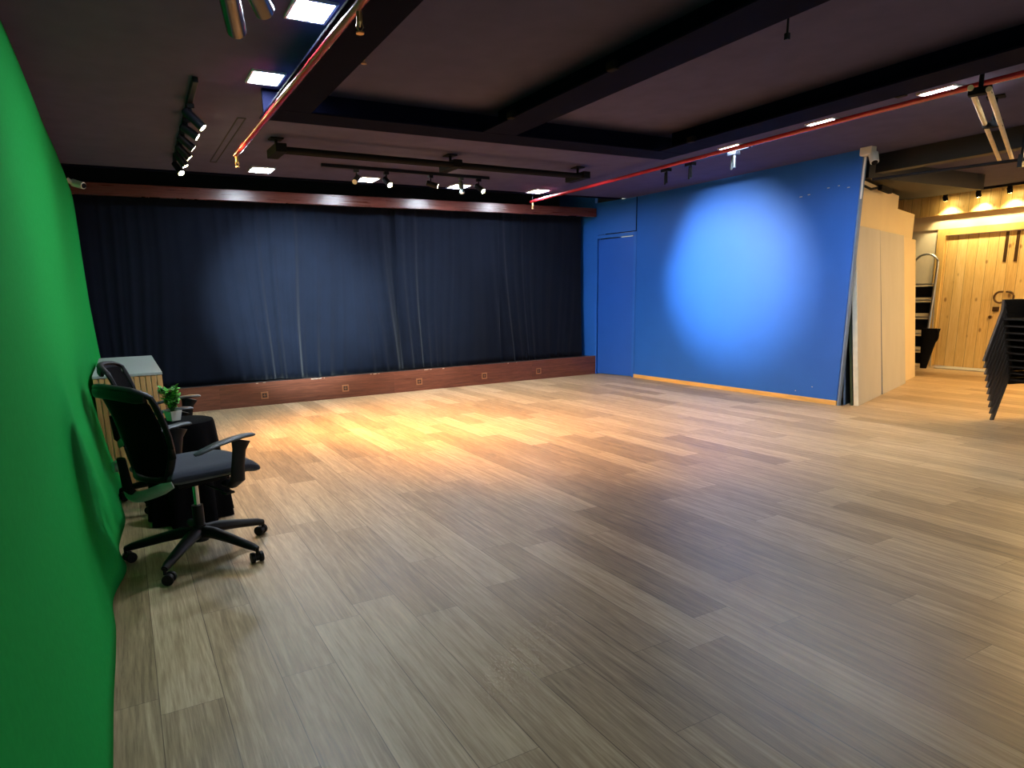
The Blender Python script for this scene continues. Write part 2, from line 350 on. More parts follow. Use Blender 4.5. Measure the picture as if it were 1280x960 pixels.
for s, yy in ((1, 5.30), (-1, 5.15)):
    bm = new()
    pts = [(X-.045, yy+s*(.085*math.sin(t)-.03), 1.15+.085*math.cos(t)) for t in [k*PI/12 for k in range(-1, 14)]]
    tube(bm, pts, .016, 10)
    cyl(bm, pts[1], (X+.012, pts[1][1], pts[1][2]), .011); cyl(bm, pts[-2], (X+.012, pts[-2][1], pts[-2][2]), .011)
    obj('door_handle', bm, 'handle', d2, smooth=True)['label'] = 'curved bronze pull handle'
bm = new(); span(bm, (X-.02, 5.29, .93), (X+.012, 5.37, 1.0)); cyl(bm, (X-.02, 5.39, .84), (X+.012, 5.39, .84), .025); obj('door_lock', bm, 'handle', d2)
bm = new(); span(bm, (11.82, 4.6, 0), (12.14, 5.95, .018)); tag(obj('door_mat', bm, 'mat', bevel=.006), 'pale grey mat on the floor before the pine door', 'mat')

# diagonal cream partition behind the leaning boards
U = Vector((.952, .306, 0)); Nn = Vector((-.306, .952, 0)); P0 = Vector((7.424, 4.493, 0))
def dp(s, n, z): q = P0+U*s+Nn*n; return (q.x, q.y, z)
bm = new(); prism(bm, [dp(-.0, .30, 0), dp(3.42, .30, 0), dp(3.42, .30, 2.40), dp(2.36, .30, 2.40), dp(2.36, .30, 2.57), dp(-.0, .30, 2.60)], Nn*.06); struct('wall_diagonal', bm, 'cream')
def board(s0, s1, n0, n1, h, t, m, label, edge=None):
    """a flat board leaning from n0 at the floor to n1 at the top"""
    tnt = thing('leaning_board', label, 'board', dp(s0, n0, 0), 0, 'boards leaning behind the blue wall')
    o = P0+U*s0+Nn*n0; hz = math.sqrt(h*h-(n1-n0)**2)
    def q(s, n, z): p = U*s+Nn*n; return Vector((p.x, p.y, z))
    w = s1-s0; dn = n1-n0
    bm = new(); prism(bm, [q(.004, 0, 0), q(w, 0, 0), q(w, dn, hz), q(.004, dn, hz)], Nn*t*.96); obj('panel', bm, m, tnt, bevel=.002)
    bm = new(); prism(bm, [q(0, -.001, .0), q(0, t, 0), q(0, dn+t, hz), q(0, dn-.001, hz)], U*.0035); obj('edge_strip', bm, edge or m, tnt)
board(0, 1.06, 0, .19, 2.05, .05, 'board', 'pale grey tall board leaning closest to the blue wall end', 'boardedge')
board(1.10, 2.385, .0, .20, 2.05, .045, 'board', 'pale tall board leaning second from the blue wall', 'bluegrey')
board(2.39, 3.27, .05, .225, 2.03, .04, 'cream', 'cream tall board leaning nearest the pine door', 'boardedge')
board(-.01, .9, .06, .243, 1.9, .02, 'darkboard', 'black sheet squeezed behind the first pale leaning board', 'greenboard')
board(.01, .7, .14, .27, 1.75, .022, 'darkboard', 'dark slate sheet in the gap behind the blue wall end', 'bluegrey')

# step ladder by the pine door frame
t = thing('ladder', 'grey metal folding step ladder with rounded top standing by the pine door frame', 'ladder', (11.8, 6.30, 0), 0)
bm = new()
def rail(y, zt): return [(-.0-.10*z_, y, z_) for z_ in (0, .5, 1.0, 1.5, zt)]
arch = [(.0, -.19, .0)]+[(.12*z_/1.7, -.19, z_) for z_ in (.5, 1.0, 1.5, 1.68)]+[(.125, -.19*math.cos(a), 1.70+.17*math.sin(a)) for a in [k*PI/10 for k in range(1, 10)]]+[(.12*z_/1.7, .19, z_) for z_ in (1.68, 1.5, 1.0, .5, 0)]
tube(bm, arch, .016, 10, sx=1.3); obj('front_frame', bm, 'steel', t, smooth=True)
for z_ in (.28, .56, .84, 1.12, 1.38):
    bm = new(); box(bm, (.12*z_/1.7+.02, 0, z_), (.09, .35, .022)); obj('step', bm, 'steel', t, bevel=.004)
    bm = new(); box(bm, (.12*z_/1.7+.05, 0, z_-.13), (.012, .33, .18)); obj('step_back', bm, 'blackmatte', t)
bm = new()
for y in (-.17, .17): tube(bm, [(.26, y, 0), (.14, y, 1.5)], .012, 8)
cyl(bm, (.245, -.17, .2), (.245, .17, .2), .01); obj('rear_leg_frame', bm, 'steel', t, smooth=True)
# black umbrella / bag hanging beside the frame
t = thing('black_bag', 'slim black bag with a loop strap at the foot of the pine door frame', 'bag', (11.72, 6.06, 0), 0)
bm = new()
def bagf(a, b):
    z = .66*b; w = .05+.10*b; th = .035+.02*b
    an = 2*PI*a; return (w*.5*math.cos(an)*(th/w*1.2)+.03*b, -.04*b+w*math.sin(an), z)
grid(bm, bagf, 24, 10); bmesh.ops.remove_doubles(bm, verts=bm.verts, dist=.0005); bmesh.ops.holes_fill(bm, edges=bm.edges, sides=40)
obj('bag_body', bm, 'blackmatte', t, smooth=True)
bm = new(); tube(bm, [(.0, -.13-.05*math.sin(a), .55-.11*math.cos(a)) for a in [k*PI/8 for k in range(9)]], .011, 8); obj('strap', bm, 'blackmatte', t, smooth=True)

# ------------------------------------------------------------------ ceiling steel
def ibeam(a, b, w, label, z0=2.65, z1=ZC, axis='Y', clamps=()):
    t = thing('ceiling_beam', label, 'beam', a, 0, 'dark steel beams under the ceiling')
    L = Vector(b)-Vector(a); bm = new()
    def sp_(lo, hi, za, zb):
        if axis == 'Y': span(bm, (lo, 0, za-a[2]), (hi, L.y, zb-a[2]))
        else: span(bm, (0, lo, za-a[2]), (L.x, hi, zb-a[2]))
    sp_(-w/2, w/2, z0, z0+.014); sp_(-.014, .014, z0+.014, z1-.0005)
    obj('steel_section', bm, 'beam', t, bevel=.002)
    for c in clamps:
        bm = new(); s = c[1]
        if axis == 'Y': box(bm, (s*(w/2+.005), c[0], z0+.02-a[2]), (.05, .07, .05))
        else: box(bm, (c[0], s*(w/2+.005), z0+.02-a[2]), (.07, .05, .05))
        obj('clamp', bm, 'blackmatte', t, bevel=.006)
    return t
ibeam((1.195, -.3, 2.65), (1.195, 4.90, 2.65), .30, 'dark navy steel beam beside the left red pipe')
ibeam((2.885, -.3, 2.65), (2.885, 4.90, 2.65), .31, 'dark navy steel beam down the middle of the ceiling', clamps=((4.75, -1), (3.6, -1)))
ibeam((4.785, -.3, 2.65), (4.785, 4.90, 2.65), .33, 'dark navy steel beam nearest the blue wall', clamps=((4.8, -1), (3.2, 1)))
ibeam((1.045, 5.05, 2.65), (4.95, 5.05, 2.65), .29, 'dark navy steel cross beam that the other beams run into', axis='X')
# short dark rod hanging by the middle beam
bm = new(); tube(bm, [(3.115, 2.42, ZC), (3.115, 2.42, 2.60)], .006, 8); box(bm, (3.115, 2.42, 2.60), (.02, .02, .03)); tag(obj('hanging_rod', bm, 'blackmetal'), 'short thin dark rod hanging from the ceiling by the middle beam', 'rod')

# red sprinkler pipes
def pipe(pts, label, drops):
    t = thing('sprinkler_pipe', label, 'pipe', pts[0], 0, 'red sprinkler pipes')
    o = Vector(pts[0]); bm = new(); tube(bm, [Vector(p)-o for p in pts], .021, 14); obj('pipe', bm, 'red', t, smooth=True)
    for (p, up_) in drops:
        p = Vector(p)-o; bm = new()
        cyl(bm, p+Vector((0, 0, .0)), p+Vector((0, 0, -.045)), .013); cyl(bm, p+Vector((0, 0, -.045)), p+Vector((0, 0, -.065)), .009, .004)
        for s in (-1, 1): tube(bm, [p+Vector((s*.011, 0, -.045)), p+Vector((s*.016, 0, -.065)), p+Vector((0, 0, -.088))], .003, 6)
        cyl(bm, p+Vector((0, 0, -.086)), p+Vector((0, 0, -.092)), .018); obj('sprinkler_head', bm, 'brass', t, smooth=True)
        if not up_: continue
        bm = new(); cyl(bm, p+Vector((0, 0, .015)), p+Vector((0, 0, ZC-.002-p.z-o.z)), .006); obj('hanger', bm, 'blackmetal', t)
    if pts[0][2] < 2.65:
        for yy in (.6, 2.2, 4.6):
            bm = new(); box(bm, (-.003, yy, .022), (.012, .03, .05)); obj('hanger', bm, 'red', t)
pipe([(1.075, -.2, 2.61), (1.065, 3.2, 2.61), (1.035, 6.28, 2.61)], 'red sprinkler pipe running along the left ceiling lights', [((1.072, 3.02, 2.595), 0), ((1.036, 6.24, 2.595), 0)])
pipe([(5.45, 1.2, 2.72), (5.47, 4.0, 2.72), (5.55, 8.55, 2.72)], 'red sprinkler pipe running along the right ceiling lights towards the stage', [((5.55, 8.50, 2.705), 1)])
# single pendant sprinkler in the left bay
t = thing('pendant_sprinkler', 'small brass sprinkler head hanging from the ceiling by the left beam', 'sprinkler', (1.44, 4.02, ZC), 0)
bm = new(); cyl(bm, (0, 0, 0), (0, 0, -.05), .008); obj('stem', bm, 'brass', t, smooth=True)
bm = new(); cyl(bm, (0, 0, -.05), (0, 0, -.09), .012, .006); cyl(bm, (0, 0, -.09), (0, 0, -.096), .017); obj('deflector', bm, 'brass', t, smooth=True)

# square LED panels
def led(x, y, label, grp, s=.25, sy_=None, rz=0, pm='panel'):
    sy_ = sy_ or s
    t = thing('ceiling_light', label, 'ceiling light', (x, y, ZC), rz, grp)
    bm = new(); w = .016
    span(bm, (-s/2, -sy_/2, -.014), (s/2, -sy_/2+w, 0)); span(bm, (-s/2, sy_/2-w, -.014), (s/2, sy_/2, 0)); span(bm, (-s/2, -sy_/2+w, -.014), (-s/2+w, sy_/2-w, 0)); span(bm, (s/2-w, -sy_/2+w, -.014), (s/2, sy_/2-w, 0))
    obj('frame', bm, 'panelframe', t, bevel=.002)
    bm = new(); span(bm, (-s/2+w, -sy_/2+w, -.010), (s/2-w, sy_/2-w, -.001)); obj('diffuser', bm, pm, t)
G = 'square white ceiling lights'
led(1.037, 3.652, 'square lit ceiling panel at the top edge of the picture, nearest the viewer', G, .22, .27)
led(1.027, 4.798, 'square lit ceiling panel on the left, second from the viewer', G, .22, .27)
led(1.58, 7.98, 'square lit ceiling panel at the left end of the row before the stage', G, .26, .3)
led(2.884, 8.15, 'square lit ceiling panel second from left in the row before the stage', G, .24, .3)
led(4.19, 8.215, 'square lit ceiling panel third from left in the row before the stage', G, .25, .3)
led(5.45, 8.20, 'square lit ceiling panel at the right end of the red pipe by the stage', G, .24, .3)
led(5.823, 5.07, 'square lit ceiling panel over the blue wall, farthest of the right row', G, .22, .27)
led(5.778, 4.027, 'square lit ceiling panel in the middle of the right row', G, .22, .27)
led(5.752, 3.053, 'square lit ceiling panel at the right, closest to the viewer of the right row', G, .22, .27)

# thin dark outline of a closed slot in the ceiling
bm = new()
span(bm, (1.01, 5.88, ZC-.004), (1.017, 7.75, ZC)); span(bm, (1.07, 5.88, ZC-.004), (1.077, 7.75, ZC)); span(bm, (1.017, 5.88, ZC-.004), (1.07, 5.89, ZC)); span(bm, (1.017, 7.74, ZC-.004), (1.07, 7.75, ZC))
tag(obj('slot_diffuser', bm, 'dark'), 'thin dark outline of a long narrow slot in the ceiling, right of the left spotlights', 'vent')

# roller / double-bar rigs
def rig(a, b, label, brackets, z=2.70, mt='blackmetal', r=.028, gap=.16, small=False):
    a = Vector((a[0], a[1], z)); b = Vector((b[0], b[1], z)); d = (b-a).normalized(); side = Vector((-d.y, d.x, 0))
    t = thing('backdrop_roller', label, 'backdrop roller', a, 0, 'double bar backdrop rollers')
    L = (b-a).length
    bm = new(); cyl(bm, d*0, d*L, r, seg=18); obj('roller_tube', bm, mt, t, smooth=True)
    bm = new(); cyl(bm, side*gap+Vector((0, 0, .03)), d*L+side*gap+Vector((0, 0, .0 if small else .03)), r*(1 if small else .45), seg=12); obj('upper_bar', bm, mt, t, smooth=True)
    Rm = Matrix((d, side, Vector((0, 0, 1)))).transposed()
    for s in brackets:
        bm = new(); c = d*(L*s); box(bm, c+side*gap*.5+Vector((0, 0, .01)), (.07 if small else .10, gap+(.03 if small else .09), .045 if small else .075), Rm)
        cyl(bm, c+side*gap*.5, c+side*gap*.5+Vector((0, 0, ZC-z)), .014); box(bm, c+side*gap*.5+Vector((0, 0, ZC-z-.006)), (.12, .12, .012), Rm)
        obj('bracket', bm, 'blackmatte', t, bevel=.005)
rig((1.40, 6.34), (4.97, 6.45), 'long black double bar roller hung across the ceiling before the stage', (0.01, .515, .99), gap=.26, mt='blackmatte')
rig((5.15, 2.45), (8.17, 3.60), 'double bar roller near the ceiling at the right edge, its reflection painted pale', (.02, .40,), z=2.60, mt='slatgap_bar_glare', gap=.10, r=.017, small=True)  # pale tube colour stands for the reflection on black bars

# track spotlights
def track(a, b, label, z=2.80):
    a = Vector((a[0], a[1], z)); b = Vector((b[0], b[1], z)); d = (b-a).normalized(); s = Vector((-d.y, d.x, 0))
    bm = new(); Rm = Matrix((d, s, Vector((0, 0, 1)))).transposed(); box(bm, (b-a)/2, ((b-a).length, .036, .034), Rm)
    o = obj('lighting_track', bm, 'blackmetal', None, bevel=.003); o.location = a
    return tag(o, label, 'light track', 'black lighting tracks')
def spot(p, aim, label, lit=True, L=.15, r=.032, power=0, col=(1, .85, .6), ang=40, blend=.6, drop=.085, m='blackmetal', grp='track spotlights', z=2.783):
    p = Vector((p[0], p[1], z)); aim = Vector(aim)
    t = thing('spotlight', label, 'spotlight', p, 0, grp)
    bm = new(); box(bm, (0, 0, -.016), (.05, .05, .032)); cyl(bm, (0, 0, -.03), (0, 0, -drop), .009, seg=10); obj('bracket', bm, m, t, bevel=.002)
    pv = Vector((0, 0, -drop)); d = (aim-(p+pv)).normalized()
    bm = new(); A_ = pv-d*L*.35; B_ = pv+d*L*.65
    cyl(bm, A_, B_, r, seg=20); cyl(bm, A_-d*.008, A_, r*.8, r, seg=20); obj('lamp_head', bm, m, t, smooth=True)
    bm = new(); cyl(bm, B_-d*.004, B_+d*.002, r*.86, seg=20); obj('lens', bm, 'lampwarm' if lit else 'lampoff', t)
    if power:
        li = bpy.data.lights.new('spot_beam', 'SPOT'); li.energy = power; li.color = col; li.spot_size = math.radians(ang); li.spot_blend = blend; li.shadow_soft_size = .03
        lo = bpy.data.objects.new('spot_beam', li); C.objects.link(lo); lo.parent = t
        lo.location = B_+d*.012; lo.rotation_euler = d.to_track_quat('-Z', 'Y').to_euler()
    return t
WARM = (1, .54, .16); COOL = (.78, .96, 1)
# left track: six heads thrown across the room
track((.609, 4.97), (.669, 7.75), 'black lighting track with six spotlights on the left ceiling')
left = [(5.50, (3.2, 5.0, 0), 'slim black spotlight nearest the viewer on the left track, seen from its side', 130, WARM, 60, 1),
        (5.92, (4.4, 5.6, 0), 'lit warm spotlight second along the left track', 150, WARM, 72, 1),
        (6.31, (3.9, 6.9, 0), 'lit warm spotlight third along the left track', 150, WARM, 72, 1),
        (6.68, (3.2, 6.9, 0), 'lit warm spotlight fourth along the left track', 150, WARM, 72, 1),
        (7.02, (2.2, 7.0, 0), 'lit warm spotlight fifth along the left track', 130, WARM, 72, 1),
        (7.48, (1.9, 5.6, 0), 'lit warm spotlight at the stage end of the left track', 130, WARM, 72, 1)]
for i, (y, aim, lb, pw, co, an, bl) in enumerate(left):
    spot((.618+(y-5.4)*.021, y), aim, lb, True, power=pw*1.45, col=co, ang=an, blend=bl, L=.16 if y < 5.6 else .13)
# two big heads at the top of the picture
track((.545, 2.3), (.57, 3.40), 'black lighting track at the top left edge of the picture')
spot((.575, 3.26), (2.15, 9.2, 1.3), 'black cylinder spotlight in front at the top edge of the picture', False, L=.27, r=.045, power=2600, col=COOL, ang=26, blend=1, drop=.16, m='gloss')
spot((.62, 3.03), (3.75, 9.2, 1.1), 'black cylinder spotlight behind the other at the top edge of the picture', False, power=900, col=COOL, ang=20, blend=1, L=.27, r=.045, drop=.15, m='gloss')
# rear track
track((2.10, 7.40), (4.235, 7.478), 'thin black lighting track before the stage curtains')
for x, aim, lit, lb in ((2.50, (2.1, 6.9, 2.3), 0, 'dim spotlight at the left end of the track before the stage'), (2.86, (3.05, 6.6, 2.0), 1, 'lit spotlight second from left on the track before the stage'),
                        (3.425, (7.27, 6.4, 1.6), 2, 'tilted spotlight in the middle of the track before the stage'), (3.84, (3.84, 7.2, 1.6), 0, 'spotlight pointing down, second from the right of the track before the stage'), (4.09, (4.4, 6.9, 2.2), 1, 'lit spotlight at the right end of the track before the stage')):
    spot((x, 7.408+(x-2.1)*.037), aim, lb, bool(lit), L=.13, m='armpad' if not lit else 'blackmetal', power=520 if lit == 2 else 0, col=COOL, ang=38, blend=1, drop=.10)
# track above the blue wall
track((5.86, 6.25), (5.87, 4.92), 'black lighting track above the blue wall beside the red pipe')
for y, lb in ((6.10, 'thin dark twin arm lamp farthest along the track over the blue wall'), (5.72, 'thin dark twin arm lamp in the middle of the track over the blue wall'), (5.12, 'thin shiny twin arm lamp nearest on the track over the blue wall')):
    t = thing('spotlight', lb, 'spotlight', (5.865, y, 2.783), 0, 'twin arm lamps over the blue wall')
    bm = new(); box(bm, (0, 0, -.018), (.07, .11, .036)); obj('bracket', bm, 'blackmetal', t, bevel=.003)
    for s in (-1, 1):
        bm = new(); cyl(bm, (s*.018, s*.03, -.035), (s*.03, s*.045, -.17), .010, .012); obj('arm', bm, 'blackmetal' if y > 5.3 else 'armpad', t, smooth=True)
# wall washer track over the pine door
track((11.9, 6.19), (11.9, 4.1), 'black lighting track close to the pine plank wall above the door', z=2.80)
for y, lb in ((6.10, 'small black downlight at the left end of the track above the pine door'), (5.63, 'small black downlight second on the track above the pine door'), (5.22, 'small black downlight at the right edge on the track above the pine door')):
    spot((11.9, y), (12.14, y, 2.2), lb, True, L=.07, r=.035, power=17, col=(1, .8, .42), ang=90, blend=.5, drop=.05, m='blackmatte', z=2.783, grp='downlights above the pine door')
led(10.6, 3.3, 'added unseen warm panel in the area before the pine door', 'added warm panels of the far area', .3, .3, pm='addedwarm')  # this panel and the next: unseen, added to light the door and boards
led(9.2, 2.6, 'added unseen warm panel in the area by the stacked chairs', 'added warm panels of the far area', .3, .3, pm='addedwarm')
# dark duct / beam on the right ceiling
bm = new(); span(bm, (7.71, 2.2, 2.62), (7.86, 4.72, ZC)); t_ = tag(obj('ceiling_duct', bm, 'duct', bevel=.004), 'dark brown boxed beam along the ceiling right of the blue wall', 'duct')
bm = new(); span(bm, (7.95, 4.94, 2.62), (10.56, 5.92, ZC)); tag(obj('ceiling_duct', bm, 'duct', bevel=.004), 'wide dark ceiling box behind the boxed beam, before the pine wall', 'duct')
bm = new(); cyl(bm, (7.364, 4.53, 2.5), (7.69, 3.2, 2.5), .016); cyl(bm, (7.665, 3.3, 2.5), (7.665, 3.3, ZC), .012); box(bm, (7.665, 3.3, 2.49), (.04, .04, .12)); tag(obj('ceiling_pipe', bm, 'blackmetal', smooth=True), 'thin black pipe hanging under the dark beam at the right', 'pipe')

# white security cameras
t = thing('security_camera', 'white security camera on the top corner of the blue wall end', 'camera', (7.24, 4.53, 2.80), 0)
bm = new(); box(bm, (0, 0, -.02), (.10, .13, .09)); obj('mount', bm, 'white', t, bevel=.012)
bm = new(); cyl(bm, (0, -.06, -.06), (-.03, -.10, -.15), .048, .042, seg=20); obj('camera_body', bm, 'white', t, smooth=True)
bm = new(); cyl(bm, (-.03, -.10, -.15), (-.034, -.105, -.158), .03, seg=16); obj('lens', bm, 'blackmatte', t, smooth=True)
bm = new(); tube(bm, [(-.0, .02, -.05), (0, .03, -.2), (0, .035, -.5)], .01, 8); obj('conduit', bm, 'white', t, smooth=True)
t = thing('security_camera', 'small white security camera high above the green cloth corner', 'camera', (-.285, 8.62, 2.665), 0)
bm = new(); cyl(bm, (-.06, 0, .04), (-.01, 0, 0), .025, seg=14); obj('mount', bm, 'white', t, smooth=True)
bm = new(); cyl(bm, (-.01, .02, .01), (.09, -.07, -.03), .04, .036, seg=18); obj('camera_body', bm, 'white', t, smooth=True)
bm = new(); cyl(bm, (.09, -.07, -.03), (.096, -.076, -.033), .026, seg=16); obj('lens', bm, 'blackmatte', t)
# small black arm on the cream partition
t = thing('bracket_arm', 'black bracket arm with a flat head on top of the cream partition', 'bracket', dp(.10, .27, 2.47), 0)
bm = new(); tube(bm, [(0, 0, .06), (.55, .14, .02), (.8, .22, .06)], .014, 8); obj('arm', bm, 'blackmatte', t, smooth=True)
bm = new(); box(bm, (1.1, .30, .07), (.5, .05, .06), Euler((0, 0, .31)).to_matrix()); obj('head', bm, 'blackmatte', t, bevel=.006)

# ------------------------------------------------------------------ office chairs
def office_chair(label, loc, rz):
    t = thing('office_chair', label, 'office chair', loc, rz, 'black mesh office chairs')
    # star base: hub + five arched spokes
    bm = new(); cyl(bm, (0, 0, .085), (0, 0, .175), .042, .034, seg=20)
    for k in range(5):
        a = math.radians(PH+72*k); d = Vector((math.cos(a), math.sin(a), 0)); sd = Vector((-d.y, d.x, 0))
        tube(bm, [d*.02+Vector((0, 0, .135)), d*.10+Vector((0, 0, .135)), d*.20+Vector((0, 0, .118)), d*.345+Vector((0, 0, .088)), d*.38+Vector((0, 0, .078))], [.032, .030, .026, .021, .016], 10, sx=[1.3, 1.25, 1.2, 1.1, 1.1], side=sd)
    obj('star_base', bm, 'black', t, smooth=True)
    for k in range(5):
        a = math.radians(PH+72*k); d = Vector((math.cos(a), math.sin(a), 0))
        c = d*.38; bm = new(); a2 = a+CA[k]; w = Vector((math.cos(a2), math.sin(a2), 0)); off = Vector((-w.y, w.x, 0))*.016
        cyl(bm, c+Vector((0, 0, .05)), c+Vector((0, 0, .085)), .009, seg=10)
        cyl(bm, c+off-w*.009+Vector((0, 0, .03)), c+off+w*.009+Vector((0, 0, .03)), .022, seg=16)
        cb = obj('caster', bm, 'black', t, smooth=True)
        for s in (-1, 1):
            bm = new(); q = c+off*1.1+w*s*.022+Vector((0, 0, .0285)); cyl(bm, q-w*.010, q+w*.010, .028, seg=20); obj('wheel', bm, 'black', cb, smooth=True, bevel=.003)
    bm = new(); cyl(bm, (0, 0, .17), (0, 0, .28), .026, seg=18); cyl(bm, (0, 0, .28), (0, 0, .43), .015, seg=14); obj('gas_lift', bm, 'chrome', t, smooth=True)
    bm = new(); cyl(bm, (0, 0, .165), (0, 0, .285), .029, seg=18); obj('lift_cover', bm, 'black', t, smooth=True)
    bm = new(); box(bm, (-.01, 0, .433), (.24, .15, .05)); box(bm, (-.14, 0, .425), (.16, .07, .03)); obj('tilt_mechanism', bm, 'blackmatte', t, bevel=.01)
    bm = new(); tube(bm, [(.03, -.05, .40), (.03, -.24, .39)], .006, 8); box(bm, (.03, -.26, .39), (.05, .05, .012)); obj('lever', bm, 'black', t, smooth=False, bevel=.003)
    # seat
    def seatf(u_, v_):
        y = (u_-.5)*.50; x = -.235+.50*v_
        wy = 1-.10*abs(v_-.55)*2*(abs(u_-.5)*2)
        z = .505-.030*max(0, (v_-.72)/.28)**2 + .012*math.cos((u_-.5)*PI*2) + .012*(1-v_)
        return (x, y*wy, z), (0, 0, 1)
    def seatt(u_, v_):
        e = min(u_, 1-u_, v_, 1-v_); return .028+.045*min(1, e/.09)**.5
    bm = new(); shell(bm, seatf, 18, 18, seatt); obj('seat', bm, 'seat', t, smooth=True, sub=1)
    bm = new(); box(bm, (.0, 0, .465), (.40, .40, .022)); obj('seat_pan', bm, 'blackmatte', t, bevel=.008)
    # backrest: curved framed mesh
    def cx(v_): return -.27-.085*v_ - .045*math.sin(PI*min(1, v_*1.1))*-.6
    def hw(v_): return .150+.085*math.sin(PI*.5*min(1, v_*2.2))+.012*v_
    def backp(u_, v_):
        y = (u_-.5)*2*hw(v_); z = .50+.46*v_ - (.018*(abs(u_-.5)*2)**2 if v_ > .9 else 0)
        x = cx(v_)+.05*(abs(u_-.5)*2)**2
        return Vector((x, y, z))
    bm = new(); shell(bm, lambda a, b: (backp(.06+.88*a, .04+.92*b), (1, 0, .1)), 14, 16, .010); obj('mesh_panel', bm, 'mesh', t, smooth=True)
    bm = new(); path = []
    for k in range(9): path.append(backp(0, k/8*.95+.02))
    path.append(backp(.03, 1.0)+Vector((-.012, 0, .0)))
    for k in range(1, 8): path.append(backp(.03+.94*k/8, 1)+Vector((-.022, 0, .012)))
    path.append(backp(.97, 1.0)+Vector((-.012, 0, 0)))
    for k in range(8, -1, -1): path.append(backp(1, k/8*.95+.02))
    for k in range(7, 0, -1): path.append(backp(k/8, -.01))
    tube(bm, path, .014, 10, closed=True, sx=1.5); obj('back_frame', bm, 'black', t, smooth=True)
    # wing rail along the top
    bm = new(); tube(bm, [backp(k/10, .965)+Vector((-.028, 0, 0)) for k in range(11)], [.012]+[.02]*9+[.012], 10, sx=1.5, side=(0, 0, 1)); obj('top_rail', bm, 'black', t, smooth=True)
    # lumbar bracket: silver crescent
    bm = new(); tube(bm, [(-.335+.10*(abs(k)/6)**2, .225*k/6, .49-.07*math.cos(k/6*PI/2)) for k in range(-6, 7)], [.006]+[.010]*11+[.006], 10, sx=2.8, side=(0, 0, 1)); obj('lower_back_support', bm, 'silver', t, smooth=True)
    bm = new(); tube(bm, [(-.20, 0, .40), (-.30, 0, .405), (-.345, 0, .46), (-.36, 0, .62)], [.018, .018, .02, .016], 10, sx=2.2, side=(0, 1, 0)); obj('back_post', bm, 'blackmatte', t, smooth=True)
    for s in (1,):
        bm = new(); cyl(bm, (-.30, s*.15, .55), (-.335, s*.155, .55), .034, .026, seg=18); obj('back_knob', bm, 'silver', t, smooth=True)
    # armrests
    for s in (-1, 1):
        y = s*.305
        bm = new(); tube(bm, [(.06, s*.20, .425), (.06, s*.27, .425), (.065, y, .455), (.075, y, .53), (.09, y, .61), (.105, y, .66)], [.016, .018, .019, .017, .016, .018], 10, sx=[1.8, 2.1, 2.4, 2.3, 2.5, 3.2], side=(1, 0, 0))
        ar = obj('armrest', bm, 'black', t, smooth=True)
        bm = new(); tube(bm, [(-.15, y*.99, .630), (-.125, y, .637), (-.04, y, .658), (.05, y, .672), (.12, y, .678), (.17, y, .676), (.185, y, .674)], [.007, .011, .012, .012, .012, .010, .006], 12, sx=[2.2, 2.5, 2.7, 2.7, 2.6, 2.6, 2.4], side=(0, 1, 0)); obj('armrest_pad', bm, 'armpad', ar, smooth=True)
    return t
PH = -3; CA = [.5, 1.4, 2.2, .2, 1.0]
office_chair('black mesh office chair in front, with its whole wheeled base in view', (.245, 3.71, 0), math.radians(25))
PH = 30
office_chair('black mesh office chair half hidden behind the front one, beside the slatted cabinet', (.22, 4.99, 0), math.radians(-10))

# small table under a black cloth with the plant on it
tz = .636; TC = (.26, 4.44)
t = thing('side_table', 'small low round table hidden under a black cloth, behind the front office chair', 'table', (TC[0], TC[1], 0))
bm = new(); cyl(bm, (0, 0, tz-.03), (0, 0, tz-.006), .17, seg=32); obj('tabletop', bm, 'blackmatte', t, smooth=True)
for k in range(3):
    a = 2*PI*k/3+.4; bm = new(); cyl(bm, (.11*math.cos(a), .11*math.sin(a), tz-.03), (.15*math.cos(a), .15*math.sin(a), 0), .012); obj('leg', bm, 'blackmetal', t, smooth=True)
bm = new(); rings = []
ns = 72
prof_ = [(.0, tz), (.08, tz), (.165, tz), (.182, tz-.006), (.19, tz-.03), (.197, tz-.12), (.205, tz-.25), (.213, tz-.38), (.222, tz-.5), (.228, tz-.632)]
for r_, z_ in prof_[1:]:
    fl = max(0, (tz-z_)/.5)
    rings.append([bm.verts.new((TC[0]*0+(r_*(1+.13*fl*math.sin(9*a+math.sin(2*a))))*math.cos(a), (r_*(1+.13*fl*math.sin(9*a+math.sin(2*a))))*math.sin(a), z_+.003)) for a in [2*PI*k/ns for k in range(ns)]])
for A_, B_ in zip(rings, rings[1:]):
    for k in range(ns): bm.faces.new((A_[k], A_[(k+1) % ns], B_[(k+1) % ns], B_[k]))
bm.faces.new(rings[0])
o = obj('tablecloth', bm, 'cloth', smooth=True); o.location = (TC[0], TC[1], 0); tag(o, 'black cloth draped in folds over the small round table', 'tablecloth')
